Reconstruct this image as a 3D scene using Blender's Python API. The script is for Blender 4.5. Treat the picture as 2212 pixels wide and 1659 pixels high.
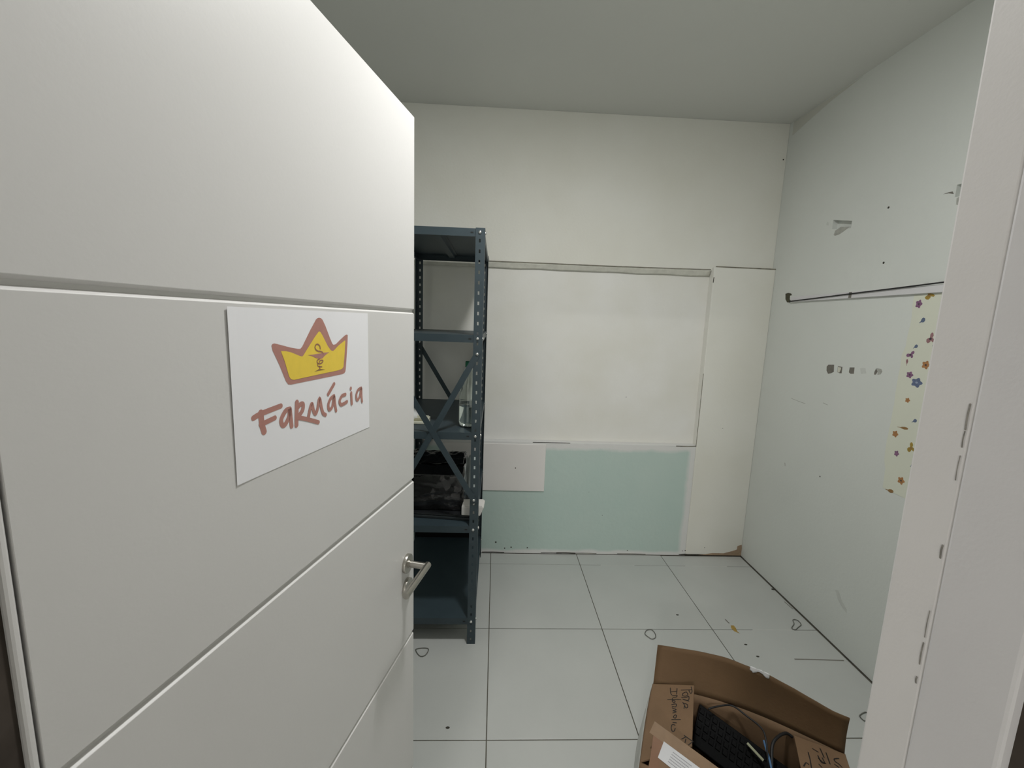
import bpy, bmesh, math, random
from mathutils import Vector, Matrix, noise
random.seed(7)
for o in list(bpy.data.objects): bpy.data.objects.remove(o)
SC = bpy.context.scene
COL = SC.collection

# ------------------------------------------------------------------ camera
cam_d = bpy.data.cameras.new('camera'); cam = bpy.data.objects.new('camera', cam_d); COL.objects.link(cam)
cam_d.sensor_fit = 'HORIZONTAL'; cam_d.sensor_width = 36.0; cam_d.lens = 913.26 / 2212 * 36.0
cam_d.clip_start = 0.02
RV = Vector((0.99870543, -0.03670528, 0.03521639)); UV = Vector((-0.02949191, 0.14625902, 0.98880662)); FV = Vector((0.04144514, 0.98856513, -0.14498716))
M = Matrix((RV, UV, -FV)).transposed().to_4x4(); M.translation = Vector((0, 0, 1.5962)); cam.matrix_world = M
SC.camera = cam
# ------------------------------------------------------------------ world, exposure
w = bpy.data.worlds.new('world'); SC.world = w; w.use_nodes = True
w.node_tree.nodes['Background'].inputs[0].default_value = (0.9, 0.95, 1.0, 1); w.node_tree.nodes['Background'].inputs[1].default_value = 0.02
SC.view_settings.view_transform = 'Standard'; SC.view_settings.look = 'None'; SC.view_settings.gamma = 1.0; SC.view_settings.use_curve_mapping = False
SC.view_settings.exposure = 2.16
LAMP_ROOM = (0.26, 1.14, 52.0)      # x, y, emission strength of the flush ceiling lamp in the store room
LAMP_HALL = (-1.4, -3.2, 52.0)       # the hallway ceiling lamp behind the viewer
# ------------------------------------------------------------------ room measures (metres)
B = 2.7443; R = 1.793; C = 2.876; XL = -1.19; YF = 0.385; YC = 0.272; TX = 0.0094; TY = 2.0132; T = 0.6
FX, FY, TH = -0.2225, 1.1662, 0.2375           # free edge of the open door, its angle
SN, CS = math.sin(TH), math.cos(TH)
# ------------------------------------------------------------------ outlines measured from the place (metres)
CROWN = [(-0.5173,1.5473),(-0.5155,1.5496),(-0.5115,1.5505),(-0.5058,1.5494),(-0.4752,1.5421),(-0.4588,1.5392),(-0.4531,1.539),(-0.4481,1.5427),(-0.4257,1.5707),(-0.4102,1.5884),(-0.4058,1.5909),(-0.4015,1.5917),(-0.396,1.5908),(-0.3918,1.5879),(-0.3844,1.5774),(-0.3715,1.5543),(-0.3648,1.5438),(-0.3613,1.5414),(-0.3539,1.5426),(-0.3372,1.5517),(-0.3239,1.5584),(-0.3186,1.5599),(-0.314,1.5591),(-0.3151,1.5448),(-0.3232,1.4922),(-0.3248,1.4868),(-0.3281,1.4841),(-0.3347,1.4828),(-0.4068,1.4821),(-0.4787,1.4816),(-0.485,1.4828),(-0.4899,1.4886),(-0.5028,1.5165),(-0.5154,1.5394)]
GOLD = [(-0.4979,1.5378),(-0.4879,1.5372),(-0.4757,1.5345),(-0.4538,1.5266),(-0.449,1.5259),(-0.4459,1.528),(-0.4376,1.5362),(-0.416,1.557),(-0.4048,1.5664),(-0.4022,1.5675),(-0.3988,1.566),(-0.3942,1.5606),(-0.3792,1.5401),(-0.3702,1.5316),(-0.3642,1.5299),(-0.3593,1.5317),(-0.3479,1.5386),(-0.3256,1.5483),(-0.3233,1.5482),(-0.3233,1.5459),(-0.3266,1.5221),(-0.331,1.4976),(-0.3343,1.4941),(-0.3395,1.4926),(-0.3498,1.4915),(-0.4193,1.49),(-0.471,1.4885),(-0.4764,1.4897),(-0.4803,1.4923),(-0.4829,1.4967),(-0.4907,1.5204),(-0.4975,1.5359)]
LETTERS = [([(-0.545,1.4476),(-0.5438,1.4302),(-0.5405,1.4174)],0.0105),([(-0.5593,1.4428),(-0.5439,1.4464),(-0.5037,1.4505)],0.0085),([(-0.5462,1.4298),(-0.5174,1.434)],0.008),([(-0.4838,1.4417),(-0.4927,1.4408),(-0.502,1.4318),(-0.5042,1.4245),(-0.5011,1.418),(-0.4949,1.4192),(-0.4863,1.4297),(-0.4838,1.441),(-0.4825,1.4249),(-0.4813,1.412)],0.0085),([(-0.4666,1.4497),(-0.4681,1.4325),(-0.4697,1.4113)],0.0092),([(-0.4662,1.4402),(-0.4573,1.445),(-0.4515,1.4429),(-0.454,1.4331),(-0.4661,1.424)],0.0085),([(-0.4652,1.4232),(-0.4439,1.4157),(-0.4128,1.403)],0.0078),([(-0.4393,1.4175),(-0.4338,1.4326),(-0.4286,1.44),(-0.4247,1.4258),(-0.4196,1.4204),(-0.4137,1.4286),(-0.4074,1.4463),(-0.4027,1.4279),(-0.3982,1.4167),(-0.3915,1.4124)],0.0075),([(-0.3643,1.4442),(-0.3754,1.44),(-0.3823,1.43),(-0.3799,1.4198),(-0.37,1.4247),(-0.3643,1.4427),(-0.362,1.4278),(-0.3588,1.4136)],0.007),([(-0.3633,1.4669),(-0.3818,1.4501)],0.0075),([(-0.3271,1.4405),(-0.3391,1.4393),(-0.3467,1.4304),(-0.3423,1.4226),(-0.3331,1.4228),(-0.3222,1.425)],0.0072),([(-0.3064,1.4404),(-0.3059,1.4305),(-0.305,1.4176)],0.0072),([(-0.3075,1.4507),(-0.3075,1.4494)],0.0068),([(-0.269,1.4455),(-0.2817,1.4424),(-0.2883,1.4317),(-0.2848,1.4216),(-0.2747,1.4286),(-0.2684,1.4446),(-0.2677,1.4275),(-0.2662,1.4153)],0.0065)]
SNAKE = [([(-0.4016,1.5363),(-0.4022,1.5404),(-0.4052,1.5435),(-0.4093,1.5448),(-0.4135,1.5436),(-0.4159,1.5397),(-0.4138,1.5356),(-0.4085,1.5326),(-0.4008,1.5313),(-0.3952,1.5291),(-0.3939,1.5263)],0.0026),([(-0.4043,1.5183),(-0.4092,1.5169),(-0.4115,1.5144),(-0.4102,1.5111),(-0.4061,1.5094),(-0.4004,1.5098),(-0.3953,1.5124),(-0.3955,1.5147),(-0.4002,1.5153),(-0.4041,1.5142),(-0.4053,1.5116)],0.0024),([(-0.4089,1.5101),(-0.4101,1.5073),(-0.4077,1.5048),(-0.3986,1.5033)],0.002),([(-0.4046,1.5047),(-0.4045,1.4997)],0.0026)]
BOWL = [(-0.435,1.5273),(-0.4177,1.5274),(-0.3996,1.528),(-0.3923,1.5289),(-0.3753,1.5283),(-0.3837,1.5256),(-0.3912,1.5219),(-0.395,1.519),(-0.4022,1.5177),(-0.4057,1.5175),(-0.4084,1.5191),(-0.4153,1.521),(-0.4245,1.5248)]
FOOT = [(-0.4199,1.4968),(-0.4122,1.4984),(-0.4073,1.5),(-0.4016,1.4996),(-0.3894,1.4974),(-0.4017,1.4971),(-0.4123,1.4968)]
HOLE_PATCH = [(2.1948,2.139),(2.252,2.1512),(2.2869,2.14),(2.2942,2.1185),(2.2856,2.1125),(2.2596,2.1132),(2.2356,2.1211)]
CHIP_A = [(2.3574,2.1823),(2.3566,2.1939),(2.3495,2.1982),(2.342,2.1892),(2.3418,2.1775)]
WEDGE = [(1.7414,2.1695),(1.7206,2.1712),(1.7052,2.1697),(1.6996,2.1586),(1.7199,2.1672)]
WEDGE2 = [(1.6852,2.1396),(1.6727,2.1408),(1.6679,2.1237),(1.6745,2.1095),(1.6827,2.1145)]
PATCH = [([(2.2128,1.4178),(2.2032,1.4288),(2.1651,1.4327),(2.1604,1.3948),(2.1768,1.3857),(2.1966,1.3806),(2.21,1.3962)],"dark"),([(2.1386,1.4274),(2.1093,1.427),(2.1086,1.394),(2.1192,1.3927),(2.1374,1.3967)],"dark"),([(2.1369,1.4241),(2.1171,1.4227),(2.117,1.4105),(2.123,1.3958),(2.1354,1.3978)],"pale"),([(2.0637,1.4294),(2.0359,1.4324),(2.0342,1.4006),(2.0539,1.3981),(2.0653,1.4044)],"dark"),([(1.9153,1.4414),(1.9056,1.4267),(1.9117,1.4117),(1.9213,1.4105),(1.9218,1.4232)],"dark"),([(1.9127,1.4417),(1.889,1.4412),(1.8817,1.4295),(1.888,1.4162),(1.9036,1.4111),(1.905,1.4284)],"mid"),([(2.0025,1.4318),(1.9747,1.4365),(1.9646,1.4116),(1.9918,1.405)],"faint")]
SOCKET = [(2.6209,1.8302),(2.5961,1.8337),(2.5702,1.8286),(2.5608,1.818),(2.5777,1.8157),(2.576,1.7938),(2.5616,1.783),(2.5671,1.7732),(2.5953,1.7761),(2.6143,1.7957)]
MOTIFS = [("butterfly",1.7253,1.7667,0.0237,0.0179,"gold",1),("flower",1.7632,1.7327,0.0125,0.0153,"purple",0),("leaf",1.7361,1.6636,0.0122,0.0121,"blue",0),("butterfly",1.6891,1.5882,0.0188,0.0207,"rose",0.6),("leaf",1.7458,1.5532,0.01,0.0092,"blue",0),("leaf",1.6737,1.564,0.004,0.0059,"blue",0),("butterfly",1.7617,1.5166,0.019,0.0155,"purple",0.2),("leaf",1.7723,1.4841,0.0065,0.0119,"rose",0.9),("flower",1.6891,1.4799,0.0146,0.0149,"orange",0),("flower",1.7498,1.4308,0.0132,0.0124,"purple",0),("flower",1.714,1.4018,0.0205,0.0176,"bluedark",0),("flower",1.74,1.321,0.0094,0.0093,"orange",0),("leaf",1.6954,1.24,0.0109,0.0091,"blue",0),("leaf",1.7381,1.1987,0.0214,0.0075,"ochre",-0.5),("flower",1.7691,1.1628,0.0118,0.0127,"orange",0),("butterfly",1.6903,1.1214,0.0187,0.0201,"gold",0.8),("flower",1.7479,1.079,0.0097,0.0114,"purple",0),("leaf",1.6737,1.0494,0.006,0.0079,"blue",0),("flower",1.7072,0.9688,0.0137,0.0143,"orange",0),("leaf",1.7491,0.906,0.0164,0.0109,"ochre",-0.6)]
DAMP = [(1.4805,0.0026),(1.5277,0.0119),(1.5818,0.0214),(1.6646,0.0211),(1.7316,0.0402),(1.758,0.0514),(1.7585,0.0767),(1.7883,0.088),(1.8154,0.0631),(1.8352,0.0307),(1.8362,-0.013),(1.7371,-0.0085),(1.5569,-0.0036)]
MOULD = [(1.3391,0.0093),(1.3832,0.0136),(1.4178,0.0104),(1.4157,-0.0026),(1.3435,-0.0014)]
SPECKS = [(0.0417,0.0819,0.0045),(0.1042,0.038,0.0033),(0.1491,0.0456,0.0039),(0.2623,0.0437,0.0033),(1.3647,0.035,0.0024),(1.3843,0.0388,0.003),(1.5226,0.0619,0.002),(1.7021,0.0185,0.0023),(0.9695,0.033,0.0027),(0.6698,0.459,0.0015),(0.7741,0.2922,0.0018),(0.8967,1.1187,0.0018),(1.5578,0.9328,0.0018)]
UPPERSPECKS = [(1.7739,2.6666,0.0033)]
BAND = [[(-0.3429,1.8658),(-0.3144,1.873),(-0.2867,1.8696),(-0.2839,1.8519),(-0.2934,1.8276),(-0.3107,1.8208),(-0.3258,1.831),(-0.3403,1.8517)],[(0.8461,2.0017),(0.8731,2.0062),(0.8825,1.9807),(0.8745,1.9514),(0.8514,1.939),(0.8358,1.9553),(0.8276,1.9761)],[(1.7082,2.0897),(1.732,2.0853),(1.7285,2.0529),(1.6952,2.0301),(1.6658,2.0121),(1.6556,2.0253),(1.6916,2.0572)],[(1.6221,1.5233),(1.5918,1.5125),(1.5798,1.5018),(1.5838,1.4833),(1.606,1.4911),(1.6278,1.5124)]]
YELLOW = [(1.3271,2.0451),(1.3436,2.0452),(1.3439,2.0229),(1.3377,2.001),(1.3438,1.9838),(1.3216,2.0009),(1.3178,2.0227)]
CRACK = [(1.5205,1.8125),(1.6199,1.81),(1.7621,1.8046)]
SCUFF = [[(1.769,2.2456),(1.772,2.214),(1.7749,2.1832)],[(1.3228,2.0909),(1.3274,2.0632)]]
FLOORSPECKS = [(1.0658,2.1263,0.004),(1.3286,1.9069,0.004),(1.7797,2.3663,0.006),(1.3425,1.8286,0.004),(-0.1448,1.464,0.004)]
P1 = (0.6056,1.3348,0.32)
BA = (0.8927,-0.4507,0.0)
BB = (-0.4507,-0.8927,0.0)
BL = 0.5628
LFN = (-0.3199,0.1615,0.9336)
HAND_L = [[(0.7115,1.2696,0.3676),(0.7055,1.2506,0.3688),(0.6975,1.2434,0.3673),(0.6987,1.2602,0.3648)],[(0.677,1.2686,0.3559),(0.7076,1.2572,0.3684)],[(0.688,1.2554,0.362),(0.6755,1.2527,0.3582),(0.6716,1.2438,0.3584),(0.6805,1.2388,0.3623),(0.6887,1.2445,0.3641),(0.688,1.2554,0.362)],[(0.6655,1.2386,0.3572),(0.678,1.2334,0.3624),(0.687,1.2348,0.3652),(0.6793,1.2201,0.3651),(0.6664,1.228,0.3593)],[(0.6658,1.2308,0.3586),(0.6789,1.2153,0.3658)],[(0.6617,1.2136,0.3602),(0.6685,1.2046,0.3641),(0.6646,1.194,0.3646),(0.6588,1.1951,0.3624),(0.6595,1.2046,0.361),(0.6529,1.1939,0.3606)],[(0.66,1.218,0.3589),(0.6601,1.208,0.3606)],[(0.6493,1.2909,0.3426),(0.6415,1.2697,0.3436),(0.6414,1.2605,0.3451)],[(0.6678,1.2802,0.3508),(0.6571,1.2578,0.351)],[(0.6442,1.274,0.3438),(0.662,1.2691,0.3507)],[(0.6415,1.2564,0.3459),(0.6552,1.2533,0.3511),(0.6516,1.247,0.3509),(0.6403,1.2491,0.3467)],[(0.6215,1.2465,0.3407),(0.6586,1.2312,0.3561)],[(0.6369,1.2453,0.3462),(0.6323,1.2344,0.3465)],[(0.6323,1.2344,0.3465),(0.6342,1.226,0.3486),(0.6401,1.2312,0.3498),(0.6357,1.2381,0.347)],[(0.6253,1.2222,0.3462),(0.6386,1.2192,0.3513),(0.6326,1.2093,0.351),(0.6241,1.2152,0.3471)],[(0.6215,1.2089,0.3472),(0.6296,1.1983,0.3519),(0.6187,1.1979,0.3482),(0.6261,1.1902,0.3521),(0.6152,1.1897,0.3484)],[(0.6183,1.1803,0.3511),(0.6108,1.1751,0.3494),(0.6139,1.168,0.3517),(0.6208,1.1758,0.3527),(0.6183,1.1803,0.3511)],[(0.602,1.1669,0.3478),(0.6253,1.1579,0.3574)],[(0.6009,1.156,0.3493),(0.6098,1.1504,0.3534)],[(0.6028,1.1442,0.352),(0.5962,1.1489,0.3489),(0.5884,1.1387,0.348),(0.5867,1.1264,0.3496),(0.5911,1.1247,0.3514),(0.5983,1.1328,0.3525)],[(0.612,1.1011,0.3626),(0.6183,1.0875,0.3671),(0.6252,1.074,0.3719)],[(0.6005,1.092,0.3602),(0.6151,1.0949,0.3648)],[(0.6039,1.0777,0.3639),(0.6112,1.0881,0.3646)],[(0.61,1.0676,0.3677),(0.6241,1.0734,0.3716)]]
HAND_R = [[(0.9945,1.0834,0.322),(0.9845,1.0623,0.322),(0.9709,1.0388,0.322)],[(0.9512,1.0436,0.322),(0.9648,1.0529,0.322),(0.9696,1.0481,0.322)],[(1.017,1.0949,0.322),(1.0266,1.0848,0.322)],[(1.0413,1.0948,0.322),(1.0326,1.0684,0.322)],[(1.0177,1.0734,0.322),(1.0129,1.0541,0.322),(1.0238,1.0509,0.322)],[(1.0262,1.0668,0.322),(1.0204,1.0509,0.322),(1.0131,1.0653,0.322)],[(1.0498,1.0814,0.322),(1.0359,1.0492,0.322)],[(1.0013,1.0479,0.322),(1.0035,1.0401,0.322)],[(1.0758,1.0648,0.322),(1.0609,1.0633,0.322),(1.0578,1.0554,0.322),(1.0627,1.049,0.322),(1.0649,1.0396,0.322)],[(1.0497,1.0475,0.322),(1.055,1.0397,0.322)]]
FF = [(0.4759,1.0303,0.335),(0.5242,1.1064,0.395),(0.7373,0.9275,0.36),(0.5902,0.8343,0.322)]
SLAB = [(0.7476,1.2687,0.305),(0.9188,1.1451,0.25),(1.0167,1.066,0.22)]
STRIP = [(0.852,1.1562,0.262),(0.8817,1.1149,0.245)]
BLUE = [(0.9013,1.1495,0.29),(0.8916,1.1227,0.29),(0.8829,1.093,0.288),(0.8662,1.0541,0.286),(0.8478,1.0176,0.284)]
CABLE1 = [(0.7587,1.2347,0.318),(0.7848,1.2395,0.322),(0.8417,1.2408,0.326),(0.8736,1.2067,0.322),(0.8994,1.1644,0.32),(0.895,1.1319,0.31),(0.8803,1.0984,0.29),(0.879,1.0778,0.24)]
CABLE2 = [(0.8856,1.0804,0.27),(0.9099,1.1227,0.3),(0.9409,1.1437,0.31),(0.9799,1.1595,0.306),(0.9988,1.1542,0.298)]
LABEL = [(0.5346,1.0711,0.3778),(0.5083,1.0444,0.3537),(0.5864,0.9766,0.3396),(0.6305,0.9907,0.3621)]
FFN = (-0.2701,-0.4845,0.832)
# ------------------------------------------------------------------ helpers
MATS = {}
def mat(name, col, rough=.6, metal=0., vary=0., vscale=3., bump=0., bscale=200., spec=.5, trans=0., coat=0., ior=1.45, col2=None, detail=3.):
    if name in MATS: return MATS[name]
    m = bpy.data.materials.new(name); m.use_nodes = True; nt = m.node_tree; p = nt.nodes['Principled BSDF']
    p.inputs['Base Color'].default_value = (*col, 1); p.inputs['Roughness'].default_value = rough; p.inputs['Metallic'].default_value = metal
    p.inputs['Specular IOR Level'].default_value = spec; p.inputs['Transmission Weight'].default_value = trans; p.inputs['Coat Weight'].default_value = coat; p.inputs['IOR'].default_value = ior
    tc = nt.nodes.new('ShaderNodeTexCoord')
    n = nt.nodes.new('ShaderNodeTexNoise'); n.inputs['Scale'].default_value = vscale; n.inputs['Detail'].default_value = detail
    nt.links.new(tc.outputs['Object'], n.inputs['Vector'])
    if vary or col2:
        mx = nt.nodes.new('ShaderNodeMix'); mx.data_type = 'RGBA'
        c2 = col2 or tuple(max(0, c * (1 - vary)) for c in col)
        mx.inputs[6].default_value = (*col, 1); mx.inputs[7].default_value = (*c2, 1)
        rp = nt.nodes.new('ShaderNodeMapRange'); rp.inputs[1].default_value = .35; rp.inputs[2].default_value = .7
        nt.links.new(n.outputs['Fac'], rp.inputs[0]); nt.links.new(rp.outputs[0], mx.inputs[0]); nt.links.new(mx.outputs[2], p.inputs['Base Color'])
    if bump:
        b = nt.nodes.new('ShaderNodeBump'); b.inputs['Strength'].default_value = bump; b.inputs['Distance'].default_value = .002
        n2 = nt.nodes.new('ShaderNodeTexNoise'); n2.inputs['Scale'].default_value = bscale; n2.inputs['Detail'].default_value = 4
        nt.links.new(tc.outputs['Object'], n2.inputs['Vector']); nt.links.new(n2.outputs['Fac'], b.inputs['Height']); nt.links.new(b.outputs[0], p.inputs['Normal'])
    MATS[name] = m; return m

def finish(name, bm, m, parent=None, smooth=False, kind=None, solid=0., bevel=0., subsurf=0):
    me = bpy.data.meshes.new(name); bmesh.ops.recalc_face_normals(bm, faces=bm.faces[:]); bm.to_mesh(me); bm.free()
    if m: me.materials.append(m)
    if smooth:
        for f in me.polygons: f.use_smooth = True
    o = bpy.data.objects.new(name, me); COL.objects.link(o)
    if parent: o.parent = parent
    if kind: o['kind'] = kind
    if solid:
        md = o.modifiers.new('solid', 'SOLIDIFY'); md.thickness = solid; md.offset = 0
    if bevel:
        md = o.modifiers.new('bevel', 'BEVEL'); md.width = bevel; md.segments = 2; md.limit_method = 'ANGLE'; md.angle_limit = .7
    if subsurf:
        md = o.modifiers.new('sub', 'SUBSURF'); md.levels = subsurf; md.render_levels = subsurf
    return o
def box(bm, x0, x1, y0, y1, z0, z1):
    v = [bm.verts.new(p) for p in ((x0,y0,z0),(x1,y0,z0),(x1,y1,z0),(x0,y1,z0),(x0,y0,z1),(x1,y0,z1),(x1,y1,z1),(x0,y1,z1))]
    for f in ((0,3,2,1),(4,5,6,7),(0,1,5,4),(1,2,6,5),(2,3,7,6),(3,0,4,7)): bm.faces.new([v[i] for i in f])
def boxo(name, dims, m, parent=None, kind=None, bevel=0.):
    bm = bmesh.new(); box(bm, *dims); return finish(name, bm, m, parent, kind=kind, bevel=bevel)
def empty(name, loc=(0,0,0), rz=0.):
    o = bpy.data.objects.new(name, None); COL.objects.link(o); o.location = loc; o.rotation_euler = (0,0,rz); o.empty_display_size = .1; return o
def tag(o, label, cat, group=None):
    o['label'] = label; o['category'] = cat
    if group: o['group'] = group
    return o
def plate(name, pts3, nrm, th, m, parent=None, kind=None, lift=0.):
    """flat polygon through 3D points, th thick along nrm"""
    bm = bmesh.new(); n = Vector(nrm).normalized()
    v = [bm.verts.new(Vector(p) + n * lift) for p in pts3]; f = bm.faces.new(v)
    r = bmesh.ops.extrude_face_region(bm, geom=[f])
    for e in r['geom']:
        if isinstance(e, bmesh.types.BMVert): e.co += n * th
    return finish(name, bm, m, parent, kind=kind)
def smooth_line(pts, k=6):
    P = [Vector(p) for p in pts]
    if len(P) < 3: return P
    out = []
    for i in range(len(P) - 1):
        p0 = P[max(i-1,0)]; p1 = P[i]; p2 = P[i+1]; p3 = P[min(i+2,len(P)-1)]
        for j in range(k):
            t = j / k
            out.append(.5*((2*p1)+(p2-p0)*t+(2*p0-5*p1+4*p2-p3)*t*t+(3*p1-p0-3*p2+p3)*t**3))
    out.append(P[-1]); return out
def stroke(bm, pts, nrm, wd, th, curve=True):
    """a pen line: a ribbon with round ends, lying on the plane with normal nrm"""
    P = smooth_line(pts) if curve else [Vector(p) for p in pts]; n = Vector(nrm).normalized(); h = wd / 2
    L, Rr = [], []
    for i, p in enumerate(P):
        d = (P[min(i+1,len(P)-1)] - P[max(i-1,0)]); d -= n * d.dot(n)
        if d.length < 1e-9: d = Vector((0,0,1)) - n * n.z
        s = n.cross(d.normalized()); L.append(bm.verts.new(p + s*h + n*th)); Rr.append(bm.verts.new(p - s*h + n*th))
    for i in range(len(P)-1):
        bm.faces.new((L[i], Rr[i], Rr[i+1], L[i+1]))
    for e, sg in ((0,-1),(len(P)-1,1)):
        d = (P[-1]-P[-2] if e else P[1]-P[0]); d -= n*d.dot(n); d.normalize(); s = n.cross(d)
        ring = [bm.verts.new(P[e] + n*th + (s*math.cos(a) + d*sg*math.sin(a))*h) for a in [math.pi*k/8 for k in range(9)]]
        bm.faces.new(ring)
def tube(bm, pts, r, seg=8, closed=False, curve=True):
    if curve and not closed: P = smooth_line(pts, 8)
    elif closed and curve:
        q = [Vector(p) for p in pts]; ext = q[-2:] + q + q[:3]; s = smooth_line(ext, 6); P = s[12:12+6*len(q)]
    else: P = [Vector(p) for p in pts]
    rings = []; N = len(P); up = Vector((0,0,1))
    for i in range(N):
        d = (P[(i+1) % N] - P[i-1]) if closed else (P[min(i+1,N-1)] - P[max(i-1,0)])
        d.normalize(); s = d.cross(up)
        if s.length < 1e-3: s = d.cross(Vector((1,0,0)))
        s.normalize(); t = s.cross(d)
        rings.append([bm.verts.new(P[i] + (s*math.cos(2*math.pi*k/seg) + t*math.sin(2*math.pi*k/seg))*r) for k in range(seg)])
    for i in range(N if closed else N-1):
        a, b = rings[i], rings[(i+1) % N]
        for k in range(seg): bm.faces.new((a[k], a[(k+1)%seg], b[(k+1)%seg], b[k]))
    if not closed: bm.faces.new(rings[0][::-1]); bm.faces.new(rings[-1])
def lathe(bm, prof, seg=24, mtx=None):
    rings = []
    for r, z in prof:
        rings.append([bm.verts.new((r*math.cos(2*math.pi*k/seg), r*math.sin(2*math.pi*k/seg), z)) for k in range(seg)] if r > 1e-6 else [bm.verts.new((0,0,z))])
    for a, b in zip(rings, rings[1:]):
        for k in range(seg):
            q = [a[k % len(a)], a[(k+1) % len(a)], b[(k+1) % len(b)], b[k % len(b)]]
            u = []
            for x in q:
                if x not in u: u.append(x)
            if len(u) > 2: bm.faces.new(u)
    if mtx: bmesh.ops.transform(bm, matrix=mtx, verts=bm.verts[:])
def grid(bm, fn, nu, nv):
    V = [[bm.verts.new(fn(i/nu, j/nv)) for j in range(nv+1)] for i in range(nu+1)]
    for i in range(nu):
        for j in range(nv): bm.faces.new((V[i][j], V[i+1][j], V[i+1][j+1], V[i][j+1]))
def copyo(o, parent=None):
    c = o.copy(); COL.objects.link(c); c.parent = parent; return c

# ------------------------------------------------------------------ materials
W_BACK = mat('plaster_back', (.80,.79,.735), .75, col2=(.75,.735,.665), vscale=1.8, bump=.35, bscale=70)
W_PANEL = mat('plaster_panel', (.83,.82,.79), .7, col2=(.77,.755,.695), vscale=2.4, bump=.2, bscale=60)
W_RIGHT = mat('plaster_right', (.70,.72,.685), .75, vary=.05, vscale=1.4, bump=.35, bscale=70)
W_CEIL = mat('plaster_ceiling', (.70,.705,.67), .85, vary=.04, vscale=1., bump=.2, bscale=50)
W_HALL = mat('plaster_hall', (.72,.71,.69), .8, vary=.05, bump=.2)
M_DOOR = mat('door_paint', (.73,.715,.70), .38, vary=.025, vscale=2, bump=.06, bscale=140)
M_CORE = mat('door_core_paint', (.70,.69,.67), .45, vary=.03)
M_FRAME = mat('frame_paint', (.70,.68,.665), .5, vary=.04, vscale=6, bump=.05, bscale=260)
M_BROWN = mat('frame_dark_edge', (.075,.062,.052), .95, vary=.3, vscale=20, spec=.05)
M_TILE = mat('porcelain_tile', (.52,.53,.51), .28, vary=.05, vscale=3, bump=.02, bscale=25)
M_STEEL = mat('slate_painted_steel', (.038,.057,.068), .42, vary=.12, vscale=8, bump=.05, bscale=300)
M_ZINC = mat('zinc_bolt', (.75,.75,.74), .25, metal=1., vary=.1, vscale=90)
M_NICKEL = mat('brushed_nickel', (.50,.48,.44), .30, metal=1., vary=.1, vscale=40, bump=.08, bscale=400)
M_PAPER = mat('poster_paper', (.93,.92,.945), .45, vary=.02)
M_BRICK = mat('print_mauve', (.50,.245,.205), .5, vary=.08, vscale=60)
M_GOLD = mat('print_yellow', (.93,.68,.085), .5, vary=.06, vscale=60)
M_OCHRE = mat('print_ochre', (.30,.17,.06), .5, vary=.1, vscale=80)
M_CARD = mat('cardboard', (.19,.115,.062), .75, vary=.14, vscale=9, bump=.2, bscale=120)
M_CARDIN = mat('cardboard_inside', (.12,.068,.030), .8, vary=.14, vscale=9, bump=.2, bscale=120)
M_INK = mat('marker_ink', (.02,.016,.014), .5, vary=.3, vscale=60)
M_BLACK = mat('black_plastic', (.004,.004,.0045), .6, vary=.3, vscale=30, bump=.1, spec=.15)
M_RUBBER = mat('black_rubber', (.015,.015,.016), .55, vary=.3, vscale=30)
M_PVC = mat('white_pvc', (.70,.69,.70), .4, vary=.04)
M_DIRT = mat('grime', (.055,.05,.038), .85, vary=.5, vscale=70)
M_TAN = mat('dried_damp', (.42,.30,.20), .85, vary=.25, vscale=25)
M_GREYP = mat('bare_render', (.20,.185,.16), .85, vary=.2, vscale=60)
M_MIDP = mat('mid_grey_plaster', (.45,.45,.41), .85, vary=.2, vscale=60)
M_FAINTP = mat('thin_paint', (.625,.64,.605), .8, vary=.06, vscale=80)
M_PALEP = mat('pale_filler', (.70,.69,.60), .8, vary=.1, vscale=60)
M_SAND = mat('old_paint_band', (.66,.65,.58), .8, vary=.12, vscale=30, bump=.4, bscale=60)

# grout: dark with grime, cleaner towards the right wall
def grout():
    m = mat('grout', (.13,.12,.095), .9, vary=.35, vscale=14)
    nt = m.node_tree; p = nt.nodes['Principled BSDF']; mx = [n for n in nt.nodes if n.bl_idname == 'ShaderNodeMix'][0]
    return m
M_GROUT = grout()

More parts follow.
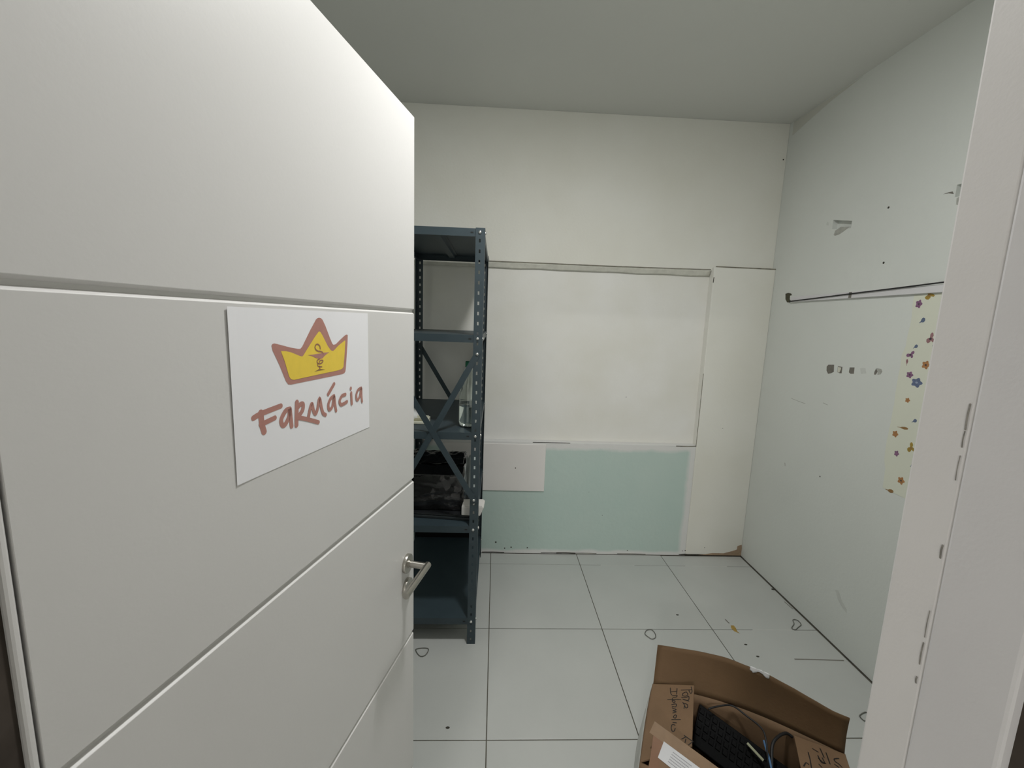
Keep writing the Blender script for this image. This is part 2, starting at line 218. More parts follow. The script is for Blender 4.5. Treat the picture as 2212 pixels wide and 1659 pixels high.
# lower back wall: teal paint over the old wall with pale edges
def teal():
    m = bpy.data.materials.new('teal_paint_wall'); m.use_nodes = True; nt = m.node_tree; p = nt.nodes['Principled BSDF']; p.inputs['Roughness'].default_value = .75
    g = nt.nodes.new('ShaderNodeNewGeometry'); sp = nt.nodes.new('ShaderNodeSeparateXYZ'); nt.links.new(g.outputs['Position'], sp.inputs[0])
    n = nt.nodes.new('ShaderNodeTexNoise'); n.inputs['Scale'].default_value = 5; n.inputs['Detail'].default_value = 5; nt.links.new(g.outputs['Position'], n.inputs['Vector'])
    def edge(axis, lim, soft, sign):
        a = nt.nodes.new('ShaderNodeMath'); a.operation = 'MULTIPLY_ADD'; a.inputs[1].default_value = .05
        nt.links.new(n.outputs['Fac'], a.inputs[0]); nt.links.new(sp.outputs[axis], a.inputs[2])
        r = nt.nodes.new('ShaderNodeMapRange'); r.inputs[1].default_value = lim; r.inputs[2].default_value = lim + soft; r.inputs[3].default_value = 1 if sign > 0 else 0; r.inputs[4].default_value = 0 if sign > 0 else 1
        nt.links.new(a.outputs[0], r.inputs[0]); return r
    ex = edge('X', 1.352, .03, 1); ez = edge('Z', .775, .025, 1); eb = edge('Z', .045, .02, -1)
    m1 = nt.nodes.new('ShaderNodeMath'); m1.operation = 'MULTIPLY'; nt.links.new(ex.outputs[0], m1.inputs[0]); nt.links.new(ez.outputs[0], m1.inputs[1])
    m2 = nt.nodes.new('ShaderNodeMath'); m2.operation = 'MULTIPLY'; nt.links.new(m1.outputs[0], m2.inputs[0]); nt.links.new(eb.outputs[0], m2.inputs[1])
    v = nt.nodes.new('ShaderNodeMix'); v.data_type = 'RGBA'; v.inputs[6].default_value = (.47,.60,.555,1); v.inputs[7].default_value = (.53,.63,.585,1); nt.links.new(n.outputs['Fac'], v.inputs[0])
    mx = nt.nodes.new('ShaderNodeMix'); mx.data_type = 'RGBA'; mx.inputs[6].default_value = (.72,.715,.70,1); nt.links.new(v.outputs[2], mx.inputs[7]); nt.links.new(m2.outputs[0], mx.inputs[0])
    nt.links.new(mx.outputs[2], p.inputs['Base Color'])
    n2 = nt.nodes.new('ShaderNodeTexNoise'); n2.inputs['Scale'].default_value = 30; n2.inputs['Detail'].default_value = 6; nt.links.new(g.outputs['Position'], n2.inputs['Vector'])
    b = nt.nodes.new('ShaderNodeBump'); b.inputs['Strength'].default_value = .5; b.inputs['Distance'].default_value = .003; nt.links.new(n2.outputs['Fac'], b.inputs['Height']); nt.links.new(b.outputs[0], p.inputs['Normal'])
    return m
M_TEAL = teal()

# ------------------------------------------------------------------ floor with its tiles
floor = boxo('floor', (XL-.1, R+.1, YC, B+.1, -.10, -.0025), M_GROUT, kind='structure')
xs = [XL+.004, TX-.6, TX, TX+.6, TX+1.2, R-.009]
ys = [YF-.10, TY-1.2, TY-.6, TY, TY+.6, B-.003]
GW = .0042
for i in range(5):
    for j in range(5):
        x0 = xs[i] + (GW/2 if i else 0); x1 = xs[i+1] - (GW/2 if i < 4 else 0); y0 = ys[j] + (GW/2 if j else 0); y1 = ys[j+1] - (GW/2 if j < 4 else (.004 if i == 4 else 0))
        bm = bmesh.new(); box(bm, x0-(x0+x1)/2, x1-(x0+x1)/2, y0-(y0+y1)/2, y1-(y0+y1)/2, -.0028, 0)
        t = finish('tile', bm, M_TILE, floor, bevel=.0006); t.location = ((x0+x1)/2, (y0+y1)/2, random.uniform(-.0003,.0002))
# marks that lie on the tiles
Z0 = .0003
plate('stain', [(x,y,Z0) for x,y in YELLOW], (0,0,1), .0004, mat('yellow_stain', (.42,.27,.06), .7, vary=.3, vscale=60), floor)
for pts, wd in ((CRACK,.006),(SCUFF[0],.005),(SCUFF[1],.006)):
    bm = bmesh.new(); stroke(bm, [(x,y,Z0) for x,y in pts], (0,0,1), wd, .0004); finish('floor_scuff', bm, M_GREYP, floor)
bm = bmesh.new(); lathe(bm, [(0,0),(1,0),(1,.06),(0,.1)], 8); spk = bm
def speck_mesh():
    bm = bmesh.new(); lathe(bm, [(1,0),(1,.06),(0,.12)], 8); me = bpy.data.meshes.new('speck'); bm.to_mesh(me); bm.free(); me.materials.append(M_DIRT); return me
spk.free(); SPECK = speck_mesh()
def speck(loc, r, parent, rot=(0,0,0), sx=1.):
    o = bpy.data.objects.new('speck', SPECK); COL.objects.link(o); o.parent = parent; o.location = loc; o.scale = (r*sx*1.35, r*1.35, r*1.35); o.rotation_euler = rot
for gx0, gx1, gy in ((1.43,1.66,TY),(1.33,1.62,TY+.6),(.75,.98,TY+.6)):
    boxo('grout_line', (gx0,gx1,gy-.0023,gy+.0023,-.0024,-.0002), mat('clean_grout', (.60,.60,.57), .8, vary=.1, vscale=30), floor)
for x, y, r in FLOORSPECKS: speck((x,y,Z0), r, floor, sx=1.6)
# ------------------------------------------------------------------ walls and ceiling
boxo('ceiling', (XL-.1, R+.1, YF, B+.2, C, C+.1), W_CEIL, kind='structure')
boxo('wall_left', (XL-.1, XL, YF, B+.1, 0, C), W_RIGHT, kind='structure')
# back wall: a core, an upper face, a lower face, a pier by the corner, the blocked-up window panel
wb = boxo('wall_back', (XL-.1, R+.1, B+.055, B+.16, 0, C), W_PANEL, kind='structure')
boxo('upper_face', (XL, R, B+.03, B+.056, 1.972, C), W_BACK, wb, bevel=.002)
boxo('lower_face', (XL, 1.388, B, B+.056, .0, .806), M_TEAL, wb, bevel=.004)
boxo('corner_pier', (1.388, R, B, B+.057, .003, 1.992), W_BACK, wb, bevel=.004)
bm = bmesh.new(); rr = random.Random(3)
def edgey(u, v):
    x = XL + u*(1.385-XL); z = 1.936 + v*.038
    return (x, B + .035 + .003*noise.noise((x*9, v*3, 1)) + .016*(1-v), z + .004*noise.noise((x*6, v, 4)))
grid(bm, edgey, 90, 4); finish('ledge_strip', bm, M_SAND, wb, smooth=True, solid=.006)
# dirty joint lines along the old openings
def joint(pts, wd, parent=wb, nrm=(0,-1,0), m=M_DIRT):
    bm = bmesh.new(); stroke(bm, pts, nrm, wd, .0006); return finish('joint_line', bm, m, parent)
M_JOINT = mat('dirty_joint', (.26,.24,.19), .85, vary=.5, vscale=25)
joint([(1.40,B-.0002,1.994),(1.55,B-.0002,1.993),(1.7,B-.0002,1.9925),(R-.002,B-.0002,1.992)], .007, m=M_JOINT)
joint([(-.3,B+.0295,1.974),(.2,B+.0295,1.975),(.7,B+.0295,1.974),(1.2,B+.0295,1.976),(1.38,B+.0295,1.978)], .005, m=M_JOINT)
joint([(.27,B-.0005,.803),(.34,B-.0005,.8035),(.52,B-.0005,.803)], .004, m=M_DIRT)
joint([(1.25,B-.0005,.80),(1.34,B-.0005,.80),(1.384,B-.0005,.803)], .006, m=M_JOINT)
joint([(1.386,B-.0004,.80),(1.387,B-.0004,1.0),(1.386,B-.0004,1.3)], .004, m=M_JOINT)
joint([(1.390,B-.0006,1.895),(1.391,B-.0006,1.925)], .005, m=M_DIRT)
for x0, x1, wd, mm in ((-.05,.10,.005,M_DIRT),(.36,.50,.004,M_DIRT),(.47,.60,.008,M_DIRT),(.6,.75,.004,M_JOINT),(.9,1.1,.004,M_JOINT),(1.36,R,.008,M_DIRT)):
    joint([(x0,B-.0008,.008),((x0+x1)/2,B-.0008,.009),(x1,B-.0008,.007)], wd, m=mm)
plate('damp_stain', [(min(x,R-.001),B,max(z,.006)) for x,z in DAMP], (0,-1,0), .0015, M_TAN, wb)
plate('mould_spot', [(x,B,max(z,.005)) for x,z in MOULD], (0,-1,0), .002, M_DIRT, wb)
for x, z, r in SPECKS:
    y = B+.055 if z > .9 and x < 1.38 else B
    speck((x, y-.0005, z), r, wb, (math.pi/2,0,0))
for x, z, r in UPPERSPECKS: speck((min(x,R-.01), B+.0295, z), r, wb, (math.pi/2,0,0))
# right wall with two rectangular holes broken into it
HOLES = [(2.185, 2.312, 2.140, 2.187), (1.585, 1.693, 2.140, 2.187)]
def wall_holes():
    bm = bmesh.new(); ya = sorted({YF-.1, B+.1, *[h[0] for h in HOLES], *[h[1] for h in HOLES]}); za = sorted({.004, C, *[h[2] for h in HOLES], *[h[3] for h in HOLES]})
    V = {}
    def v(x,y,z):
        k = (x,y,z)
        if k not in V: V[k] = bm.verts.new(k)
        return V[k]
    for i in range(len(ya)-1):
        for j in range(len(za)-1):
            y0,y1,z0,z1 = ya[i],ya[i+1],za[j],za[j+1]; h = any(a<=y0 and y1<=b and c<=z0 and z1<=d for a,b,c,d in HOLES); x = R+.028 if h else R
            bm.faces.new((v(x,y0,z0),v(x,y0,z1),v(x,y1,z1),v(x,y1,z0)))
            if h:
                for (p,q) in (((y0,z0),(y1,z0)),((y1,z0),(y1,z1)),((y1,z1),(y0,z1)),((y0,z1),(y0,z0))):
                    bm.faces.new((v(R,*p),v(R,*q),v(R+.028,*q),v(R+.028,*p)))
    for (x,y,z), vv in V.items():
        if abs(y-2.185) < 1e-6 and 2.1 < z < 2.3: vv.co.z -= .010 if z < 2.16 else .020
        if abs(y-2.312) < 1e-6 and 2.1 < z < 2.3: vv.co.z += .012
        if abs(y-1.693) < 1e-6 and 2.1 < z < 2.3: vv.co.z += .004
    y0,y1 = YF-.1,B+.1
    for a,b in ((((y0,.004)),((y1,.004))),(((y1,.004)),((y1,C))),(((y1,C)),((y0,C))),(((y0,C)),((y0,.004)))):
        bm.faces.new((bm.verts.new((R,*a)),bm.verts.new((R,*b)),bm.verts.new((R+.1,*b)),bm.verts.new((R+.1,*a))))
    bm.faces.new([bm.verts.new((R+.1,*p)) for p in ((y0,.004),(y1,.004),(y1,C),(y0,C))])
    return finish('wall_right', bm, W_RIGHT, kind='structure')
wr = wall_holes()
RP = lambda pts, lift=0.: [(R-lift, y, z) for y, z in pts]
NX = (-1,0,0)
plate('wall_patch', RP(HOLE_PATCH), NX, .0007, M_GREYP if False else M_MIDP, wr)  # grey patch below the first hole, darker than the wall around it
plate('wall_patch', RP(CHIP_A), NX, .0007, M_FAINTP, wr)
plate('wall_patch', RP(WEDGE), NX, .0007, M_GREYP, wr)
plate('wall_patch', RP(WEDGE2), NX, .0007, M_MIDP, wr)
for pts, k in PATCH:
    plate('wall_patch', RP(pts), NX, .0006 if k != 'pale' else .001, {'dark':M_GREYP,'pale':M_PALEP,'mid':M_MIDP,'faint':M_FAINTP}[k], wr)
plate('wall_patch', RP([(y,z) for y,z in SOCKET]), NX, .001, mat('olive_render', (.085,.08,.05), .9, vary=.3, vscale=80), wr)
plate('paint_band', RP([(B-.001,2.795),(2.62,2.822),(2.45,2.852),(2.25,C-.004),(B-.001,C-.002)]), NX, .0008, mat('unpainted_band', (.60,.60,.545), .8, vary=.06), wr)
bm = bmesh.new(); stroke(bm, RP([(2.45,1.20),(2.40,1.195),(2.33,1.19)]), NX, .0025, .0006); stroke(bm, RP([(2.20,1.22),(2.17,1.215)]), NX, .003, .0006); stroke(bm, RP([(2.43,.80),(2.425,.785)]), NX, .006, .0006); finish('wall_scratch', bm, M_MIDP, wr)
plate('wall_patch', RP([(1.945,.285),(1.925,.295),(1.90,.26),(1.865,.235),(1.86,.215),(1.885,.222),(1.92,.245)]), NX, .0006, M_FAINTP, wr)
for y, z, r in ((1.985,2.18,.004),(1.965,1.93,.004),(2.15,.82,.003)): speck((R,y,z), r, wr, (0,-math.pi/2,0))
# front wall with the doorway
wf = boxo('wall_front', (XL-.1, -.475, YC, YF, 0, C), W_RIGHT, kind='structure')
boxo('wall_section', (.455, R+.1, YC, YF, 0, C), W_RIGHT, wf)
boxo('wall_section', (-.475, .455, YC, YF, 2.15, C), W_RIGHT, wf)
# door frame
tr = empty('trim_1'); tr['kind'] = 'structure'
boxo('jamb', (.410, .455, .338, YF, 0, 2.15), M_FRAME, tr, bevel=.003)
boxo('door_stop', (.4085, .455, YC+.002, .3385, 0, 2.15), mat('frame_paint_near', (.66,.645,.645), .5, vary=.05, vscale=5, bump=.05, bscale=240), tr, bevel=.003)
boxo('dark_edge', (.418, .455, YC-.016, YC+.003, 0, 2.15), M_BROWN, tr)
boxo('casing', (.432, .52, YC-.030, YC-.014, 0, 2.2), M_FRAME, tr, bevel=.003)
boxo('jamb', (-.475, -.4188, .3515, .3603, 0, 2.15), M_FRAME, tr, bevel=.003)
boxo('dark_edge', (-.475, -.4235, YC-.016, .3517, 0, 2.15), M_BROWN, tr)  # dark brown strip, far darker than the frame paint, as on the right
boxo('casing', (-.54, -.452, YC-.030, YC-.014, 0, 2.2), M_FRAME, tr, bevel=.003)
boxo('jamb_head', (-.4305, .410, YC, YF, 2.112, 2.15), M_FRAME, tr, bevel=.003)
bm = bmesh.new(); rr = random.Random(5)
for z0, z1, wd in ((1.540,1.518,.0018),(1.516,1.502,.0012),(1.494,1.472,.0009),(1.41,1.398,.0018),(1.345,1.318,.0009),(1.312,1.290,.0014),(1.276,1.270,.0016)):
    stroke(bm, [(.4098,.3425,z0),(.4098,.3429,(z0+z1)/2),(.4098,.3425,z1)], (-1,0,0), wd, .0005)
finish('paint_crack', bm, mat('crack_grey', (.30,.28,.25), .8, vary=.4, vscale=200), tr)
# hallway behind the viewer
fh = boxo('floor_hall', (-2.2, 2.6, -4.2, YC, -.10, 0), M_TILE, kind='structure')
boxo('ceiling_hall', (-2.2, 2.6, -4.2, YC, 2.75, 2.85), W_CEIL, kind='structure')
wh = boxo('wall_hall', (-2.2, 2.6, -4.3, -4.2, 0, 2.85), W_HALL, kind='structure')
boxo('wall_section', (-2.3, -2.2, -4.3, YC, 0, 2.85), W_HALL, wh)
boxo('wall_section', (2.6, 2.7, -4.3, YC, 0, 2.85), W_HALL, wh)

# ------------------------------------------------------------------ the open door
door = empty('door_1', (FX, FY, 0), 0); door['kind'] = 'structure'
tv = Vector((SN, CS, 0)); nv = Vector((CS, -SN, 0))
door.matrix_world = Matrix((( tv.x, nv.x, 0, FX), (tv.y, nv.y, 0, FY), (0,0,-1,0), (0,0,0,1))) if False else Matrix(((nv.x, tv.x, 0, FX), (nv.y, tv.y, 0, FY), (0, 0, 1, 0), (0,0,0,1)))
# local axes: x out of the visible face, y towards the free edge, z up
DW = .828
boxo('core', (-.035, -.0058, -DW, 0, .008, 2.10), M_CORE, door, bevel=.0012)
zz = [.008, .186, .662, 1.140, 1.6145, 2.10]
def panel(z0, z1, top, bot):
    """a face board; its lower and upper rims are chamfered so that neighbours form a V groove"""
    bm = bmesh.new(); pr = [(-.006, z0 + (.0030 if bot else 0)), (0, z0 + (.0070 if bot else .0)), (0, z1 - (.0062 if top else .0)), (-.006, z1 - (.0018 if top else 0))]
    a = [bm.verts.new((x, -DW, z)) for x, z in pr]; b = [bm.verts.new((x, 0, z)) for x, z in pr]
    bm.faces.new(a); bm.faces.new(b[::-1])
    for i in range(4): bm.faces.new((a[i], a[(i+1)%4], b[(i+1)%4], b[i]))
    return finish('panel', bm, M_DOOR, door, bevel=.0006)
for i in range(5): panel(zz[i], zz[i+1], i < 4, i > 0)
# lever handle on its round rose, key rose below
HZ, HT = .912, -.050
hd = empty('handle'); hd.parent = door
mx = Matrix.Translation((0, HT, HZ)) @ Matrix.Rotation(math.pi/2, 4, 'Y')
bm = bmesh.new(); lathe(bm, [(0,0),(.0265,0),(.0265,.0085),(.0255,.0098),(.012,.0100),(.0118,.0100),(0,.0100)], 40, mx); finish('rose', bm, M_NICKEL, hd, bevel=.0004)
bm = bmesh.new(); lathe(bm, [(.0118,.0),(.0118,.013),(.0095,.0135),(.0095,.062),(0,.062)], 28, mx); finish('neck', bm, M_NICKEL, hd, smooth=False)
ml = Matrix.Translation((.062, HT + .0095, HZ)) @ Matrix.Rotation(math.pi/2, 4, 'X')
bm = bmesh.new(); lathe(bm, [(0,0),(.0088,.0),(.0095,.0007),(.0095,.143),(.0088,.1437),(0,.1437)], 28, ml); finish('lever', bm, M_NICKEL, hd)
mk = Matrix.Translation((0, HT, HZ - .073)) @ Matrix.Rotation(math.pi/2, 4, 'Y')
bm = bmesh.new(); lathe(bm, [(0,0),(.0265,0),(.0265,.0085),(.0255,.0098),(.010,.0100),(.010,.006),(0,.006)], 40, mk); kr = finish('key_rose', bm, M_NICKEL, door, bevel=.0004)
boxo('key_cylinder', (.005, .0105, HT-.004, HT+.004, HZ-.087, HZ-.062), M_NICKEL, kr)
for o in hd.children: 
    for f in o.data.polygons: f.use_smooth = True
    o.modifiers.new('es', 'EDGE_SPLIT').split_angle = .7
for f in kr.data.polygons: f.use_smooth = True
kr.modifiers.new('es', 'EDGE_SPLIT').split_angle = .7
# ------------------------------------------------------------------ poster on the door
def DP(t, z, o=0.): return Vector((FX, FY, 0)) + tv*t + nv*o + Vector((0,0,z))
pt0, pt1, pz0, pz1 = -.5945, -.2370, 1.352, 1.6035
def paper(u, v):
    t = pt0 + u*(pt1-pt0); z = pz0 + v*(pz1-pz0)
    curl = .0006 + .0014*max(0, 1-u*9)**2*(.4+.6*v)
    return DP(t, z, curl)
bm = bmesh.new(); grid(bm, paper, 24, 16); poster = finish('poster', bm, M_PAPER, solid=.0003)
tag(poster, 'white paper sign with a yellow crown and the handwritten word Farmácia on the door', 'sign')
PO = .0009
plate('crown_outline', [DP(t,z,PO) for t,z in CROWN], nv, .0001, M_BRICK, poster)
plate('crown_fill', [DP(t,z,PO+.00025) for t,z in GOLD], nv, .0001, M_GOLD, poster)
bm = bmesh.new()
for pts, wd in SNAKE: stroke(bm, [DP(t,z,PO+.0005) for t,z in pts], nv, wd, .0001)
finish('snake_print', bm, mat('print_brown_mauve', (.36,.17,.10), .5, vary=.1, vscale=80), poster)
plate('bowl_print', [DP(t,z,PO+.00045) for t,z in BOWL], nv, .0001, M_BRICK, poster)
plate('bowl_foot_print', [DP(t,z,PO+.00045) for t,z in FOOT], nv, .0001, M_OCHRE, poster)
for k, (pts, wd) in enumerate(LETTERS):
    bm = bmesh.new(); stroke(bm, [DP(t,z,PO+.00004*k) for t,z in pts], nv, wd, .0001); finish('letter_stroke', bm, M_BRICK, poster)

# ------------------------------------------------------------------ steel shelf
SX0, SX1, SY0, SY1, SH = -.505, -.060, 1.905, 2.726, 1.993
shelf = empty('steel_shelf', (0,0,0)); tag(shelf, 'tall dark slate-blue bolted steel shelf rack with perforated uprights behind the door', 'shelf')
def upright_mesh():
    bm = bmesh.new(); FWD = .040; hw = .0038; hh = .0075; pitch = .0445; c0 = .0215
    us = [0, c0-hw, c0+hw, FWD]; zs = [0.]; z = .026
    while z < SH - .01: zs += [z-hh, z+hh]; z += pitch
    zs.append(SH)
    for ax in (0, 1):
        V = [[bm.verts.new((u,0,z) if ax == 0 else (0,u,z)) for u in us] for z in zs]
        for j in range(len(zs)-1):
            for i in range(3):
                if i == 1 and j % 2 == 1: continue
                bm.faces.new((V[j][i], V[j][i+1], V[j+1][i+1], V[j+1][i]))
    bmesh.ops.remove_doubles(bm, verts=bm.verts[:], dist=1e-5)
    return bm
up = finish('upright', upright_mesh(), M_STEEL, shelf, solid=.0022)
up.location = (SX1, SY0, 0); up.rotation_euler = (0,0,math.pi/2)
for x, y, r in ((SX0,SY0,0),(SX1,SY1,math.pi),(SX0,SY1,-math.pi/2)):
    c = copyo(up, shelf); c.location = (x,y,0); c.rotation_euler = (0,0,r)
LV = [1.990, 1.532, 1.082, .622, .138]
def tray_mesh():
    bm = bmesh.new(); a, b = SX0+.003, SX1-.003; c, d = SY0+.003, SY1-.003; h = .033; w_ = .012
    def q(*p): bm.faces.new([bm.verts.new(v) for v in p])
    q((a,c,0),(b,c,0),(b,d,0),(a,d,0))
    q((a,c,0),(b,c,0),(b,c,-h),(a,c,-h)); q((a,d,0),(b,d,0),(b,d,-h),(a,d,-h)); q((a,c,0),(a,d,0),(a,d,-h),(a,c,-h)); q((b,c,0),(b,d,0),(b,d,-h),(b,c,-h))
    q((a,c,-h),(b,c,-h),(b,c+w_,-h),(a,c+w_,-h)); q((a,d,-h),(b,d,-h),(b,d-w_,-h),(a,d-w_,-h)); q((a,c,-h),(a,d,-h),(a+w_,d,-h),(a+w_,c,-h)); q((b,c,-h),(b,d,-h),(b-w_,d,-h),(b-w_,c,-h))
    bmesh.ops.remove_doubles(bm, verts=bm.verts[:], dist=1e-5); return bm
def stiff_mesh():
    bm = bmesh.new(); xc = (SX0+SX1)/2; pr = [(-.034,0),(-.020,0),(-.016,-.014),(.016,-.014),(.020,0),(.034,0)]
    A = [bm.verts.new((xc+u, SY0+.02, z-.0025)) for u,z in pr]; Bv = [bm.verts.new((xc+u, SY1-.02, z-.0025)) for u,z in pr]
    for i in range(5): bm.faces.new((A[i],A[i+1],Bv[i+1],Bv[i]))
    return bm
t0 = finish('tray', tray_mesh(), M_STEEL, shelf, solid=.0016); s0 = finish('stiffener', stiff_mesh(), M_STEEL, t0, solid=.0012)
bm = bmesh.new(); box(bm, SX1-.062, SX1-.050, SY0+.0012, SY0+.0025, -.019, -.014); k0 = finish('rim_slot', bm, M_RUBBER, t0)
t0.location = (0,0,LV[0])
for z in LV[1:]:
    t = copyo(t0, shelf); t.location = (0,0,z); copyo(s0, t); copyo(k0, t)
bm = bmesh.new(); lathe(bm, [(.0072,0),(.0072,.0012),(.0062,.0034),(.0038,.0048),(0,.0052)], 16); bo = finish('bolt', bm, M_ZINC, shelf, smooth=True)
XB0, XB1 = SX0 + .0215, SX1 - .0215
bl = []
for z in LV:
    for x in (XB0, XB1): bl.append((x, SY0-.0012, z-.0155, math.pi/2, 0))
    for y in (SY0+.0215, SY1-.0215): bl.append((SX1+.0012, y, z-.0155, 0, math.pi/2))
BR = {'front': (SY0-.0032, -1), 'rear': (SY1+.0032, 1)}
for nm, (y, sg) in BR.items():
    for (xa, za, xb, zb, dy) in ((XB1,1.448,XB0,.700,0),(XB1,.758,XB0,1.428,sg*.0022)):
        a = Vector((xa,y+dy,za)); b = Vector((xb,y+dy,zb)); d = (b-a).normalized(); p = Vector((d.z,0,-d.x)); a2 = a-d*.015; b2 = b+d*.015; hw = .0135
        bm = bmesh.new(); bm.faces.new([bm.verts.new(v) for v in (a2+p*hw, a2-p*hw, b2-p*hw, b2+p*hw)]); finish('brace', bm, M_STEEL, shelf, solid=.002)
        if sg < 0:
            for q in (a, b): bl.append((q.x, y+dy-.001, q.z, math.pi/2, 0))
for i, (x,y,z,rx,ry) in enumerate(bl):
    o = bo if i == 0 else copyo(bo, shelf); o.location = (x,y,z); o.rotation_euler = (rx,ry,0)
for x in (SX0, SX1):
    for y in (SY0, SY1):
        pass
# ------------------------------------------------------------------ things on the shelf
Z3 = LV[2] + .0012; Z4 = LV[3] + .0012
bt = empty('water_bottle', (-.127, 2.035, Z3)); tag(bt, 'clear plastic bottle with a green cap standing on the third shelf', 'bottle')
M_PET = mat('clear_pet', (.93,.97,.95), .04, trans=1., ior=1.42, vary=.02)
outer = [(0,.010),(.022,.004),(.034,0),(.0425,.008),(.044,.02),(.044,.105),(.0425,.115),(.0425,.122),(.044,.135),(.044,.165),(.041,.175),(.0415,.185),(.041,.205),(.034,.24),(.024,.272),(.015,.288),(.0135,.297),(.0135,.305)]
inner = [(r-.0012 if r > .0012 else 0, z+.0012) for r,z in outer][::-1]
bm = bmesh.new(); lathe(bm, outer + inner, 32); finish('bottle_body', bm, M_PET, bt, smooth=True)
M_WATER = mat('water', (.96,.99,.98), .0, trans=1., ior=1.33)
bm = bmesh.new(); lathe(bm, [(0,.0125),(.021,.0065),(.033,.0025),(.0410,.010),(.0424,.022),(.0424,.10),(.0424,.104),(0,.104)], 32); finish('water', bm, M_WATER, bt, smooth=True)
M_GREEN = mat('green_cap', (.0,.16,.075), .4, vary=.1)
bm = bmesh.new(); lathe(bm, [(0,.296),(.0155,.296),(.016,.298),(.016,.316),(.0145,.319),(0,.319)], 28); finish('cap', bm, M_GREEN, bt, bevel=.0004)
bm = bmesh.new(); lathe(bm, [(.0158,.291),(.0162,.292),(.0162,.295),(.0158,.296)], 28); finish('cap_ring', bm, M_GREEN, bt)
def lab(u, v):
    a = -1.35 + u*.7; return (.0447*math.cos(a), .0447*math.sin(a), .10+v*.035)
bm = bmesh.new(); grid(bm, lab, 8, 2); finish('bottle_label', bm, mat('pale_label', (.55,.60,.58), .5, vary=.3, vscale=120), bt, smooth=True, solid=.0003)
# cream plastic dish and a white rounded lump at the door edge
cd = empty('cream_dish', (-.365, 2.075, Z3)); tag(cd, 'small cream plastic box lying on the third shelf beside the braces', 'box')
M_CREAM = mat('cream_plastic', (.66,.66,.54), .4, vary=.05)
boxo('dish_base', (-.045,.045,-.035,.035,0,.013), M_CREAM, cd, bevel=.003)
bm = bmesh.new()
for d in ((-.045,-.038,-.035,.035,.013,.026),(.038,.045,-.035,.035,.013,.026),(-.038,.038,.028,.035,.013,.030)): box(bm, *d)
finish('dish_rim', bm, M_CREAM, cd, bevel=.001)
boxo('dish_insert', (-.030,.030,-.020,.020,.013,.018), mat('olive_insert', (.32,.31,.20), .6, vary=.2), cd, bevel=.001)
bm = bmesh.new(); bmesh.ops.create_icosphere(bm, subdivisions=3, radius=1)
for v in bm.verts: v.co = Vector((v.co.x*.055, v.co.y*.05, max(-.6, v.co.z)*.038+.0228)) * (1+.05*noise.noise(v.co*3))
zm = min(v.co.z for v in bm.verts)
for v in bm.verts: v.co.z -= zm
wl = finish('white_pouch', bm, mat('white_cloth', (.74,.75,.74), .7, vary=.05, vscale=12), smooth=True); wl.location = (-.425, 2.115+.02, Z3); tag(wl, 'rounded white pouch behind the cream box, half hidden by the door', 'pouch')
# flat dark slab under the black package
fl = empty('flat_case', (-.285, 2.13, Z4)); fl.rotation_euler = (0,0,-.11); tag(fl, 'flat dark grey case under the shiny black package on the fourth shelf', 'case')
boxo('case_body', (-.155,.205,-.150,.12,0,.014), mat('dark_case', (.028,.034,.037), .35, vary=.2), fl, bevel=.003)
boxo('case_lid', (-.150,.200,-.145,.115,.0145,.022), mat('dark_case_lid', (.020,.022,.024), .18, vary=.2), fl, bevel=.003)
# shiny black package
def pack():
    bm = bmesh.new(); nx, ny, nz = 30, 22, 20; W_, D_, H_ = .345, .24, .235
    bmesh.ops.create_cube(bm, size=1.)
    bmesh.ops.subdivide_edges(bm, edges=bm.edges[:], cuts=26, use_grid_fill=True)
    for v in bm.verts:
        x, y, z = v.co; bul = (1-(2*x)**4)*(1-(2*z)**4)
        p = Vector((x*W_, y*D_, (z+.5)*H_))
        top = max(0, z-.30)/.2; p.y += top*.05*(1 if y < 0 else -.2); p.z += .012*noise.noise((x*4,y*3,2))*top
        p.z -= top*(.012+.03*(x+.5)*.4) if y < 0 else 0
        p.y -= (.010*bul if y < -.49 else 0)
        fold = .008*noise.noise((p.x*13, p.z*22, 3)) + .0035*noise.noise((p.x*45+2, p.z*60, 7)) + .002*noise.noise((p.x*110, p.z*40, 1))
        crease = -.010*math.exp(-((p.z-.075-.015*math.sin(p.x*14))/.006)**2)
        if y < -.49: p.y += fold - crease*.8
        if abs(x) > .49: p.x += fold*.7
        if z > .49: p.z += fold*1.2
        v.co = p
    return bm
M_FILM = mat('black_film', (.013,.013,.014), .12, vary=.4, vscale=14, bump=.5, bscale=45, coat=.4, spec=.6)
[n for n in M_FILM.node_tree.nodes if n.bl_idname == 'ShaderNodeBump'][0].inputs['Distance'].default_value = .004
pk = empty('black_package', (-.310, 2.145, Z4+.0235)); tag(pk, 'crumpled shiny black plastic package on the fourth shelf', 'package')
finish('wrapped_body', pack(), M_FILM, pk, smooth=True)
def flapf(u, v):
    x = -.17+u*.335; return Vector((x, -.055+v*.17, .222+.022*math.sin(v*2.6)+.008*noise.noise((x*20,v*4,9))+.006*noise.noise((x*60,v*8,2))))
bm = bmesh.new(); grid(bm, flapf, 40, 14); finish('loose_film', bm, M_FILM, pk, smooth=True, solid=.0008)
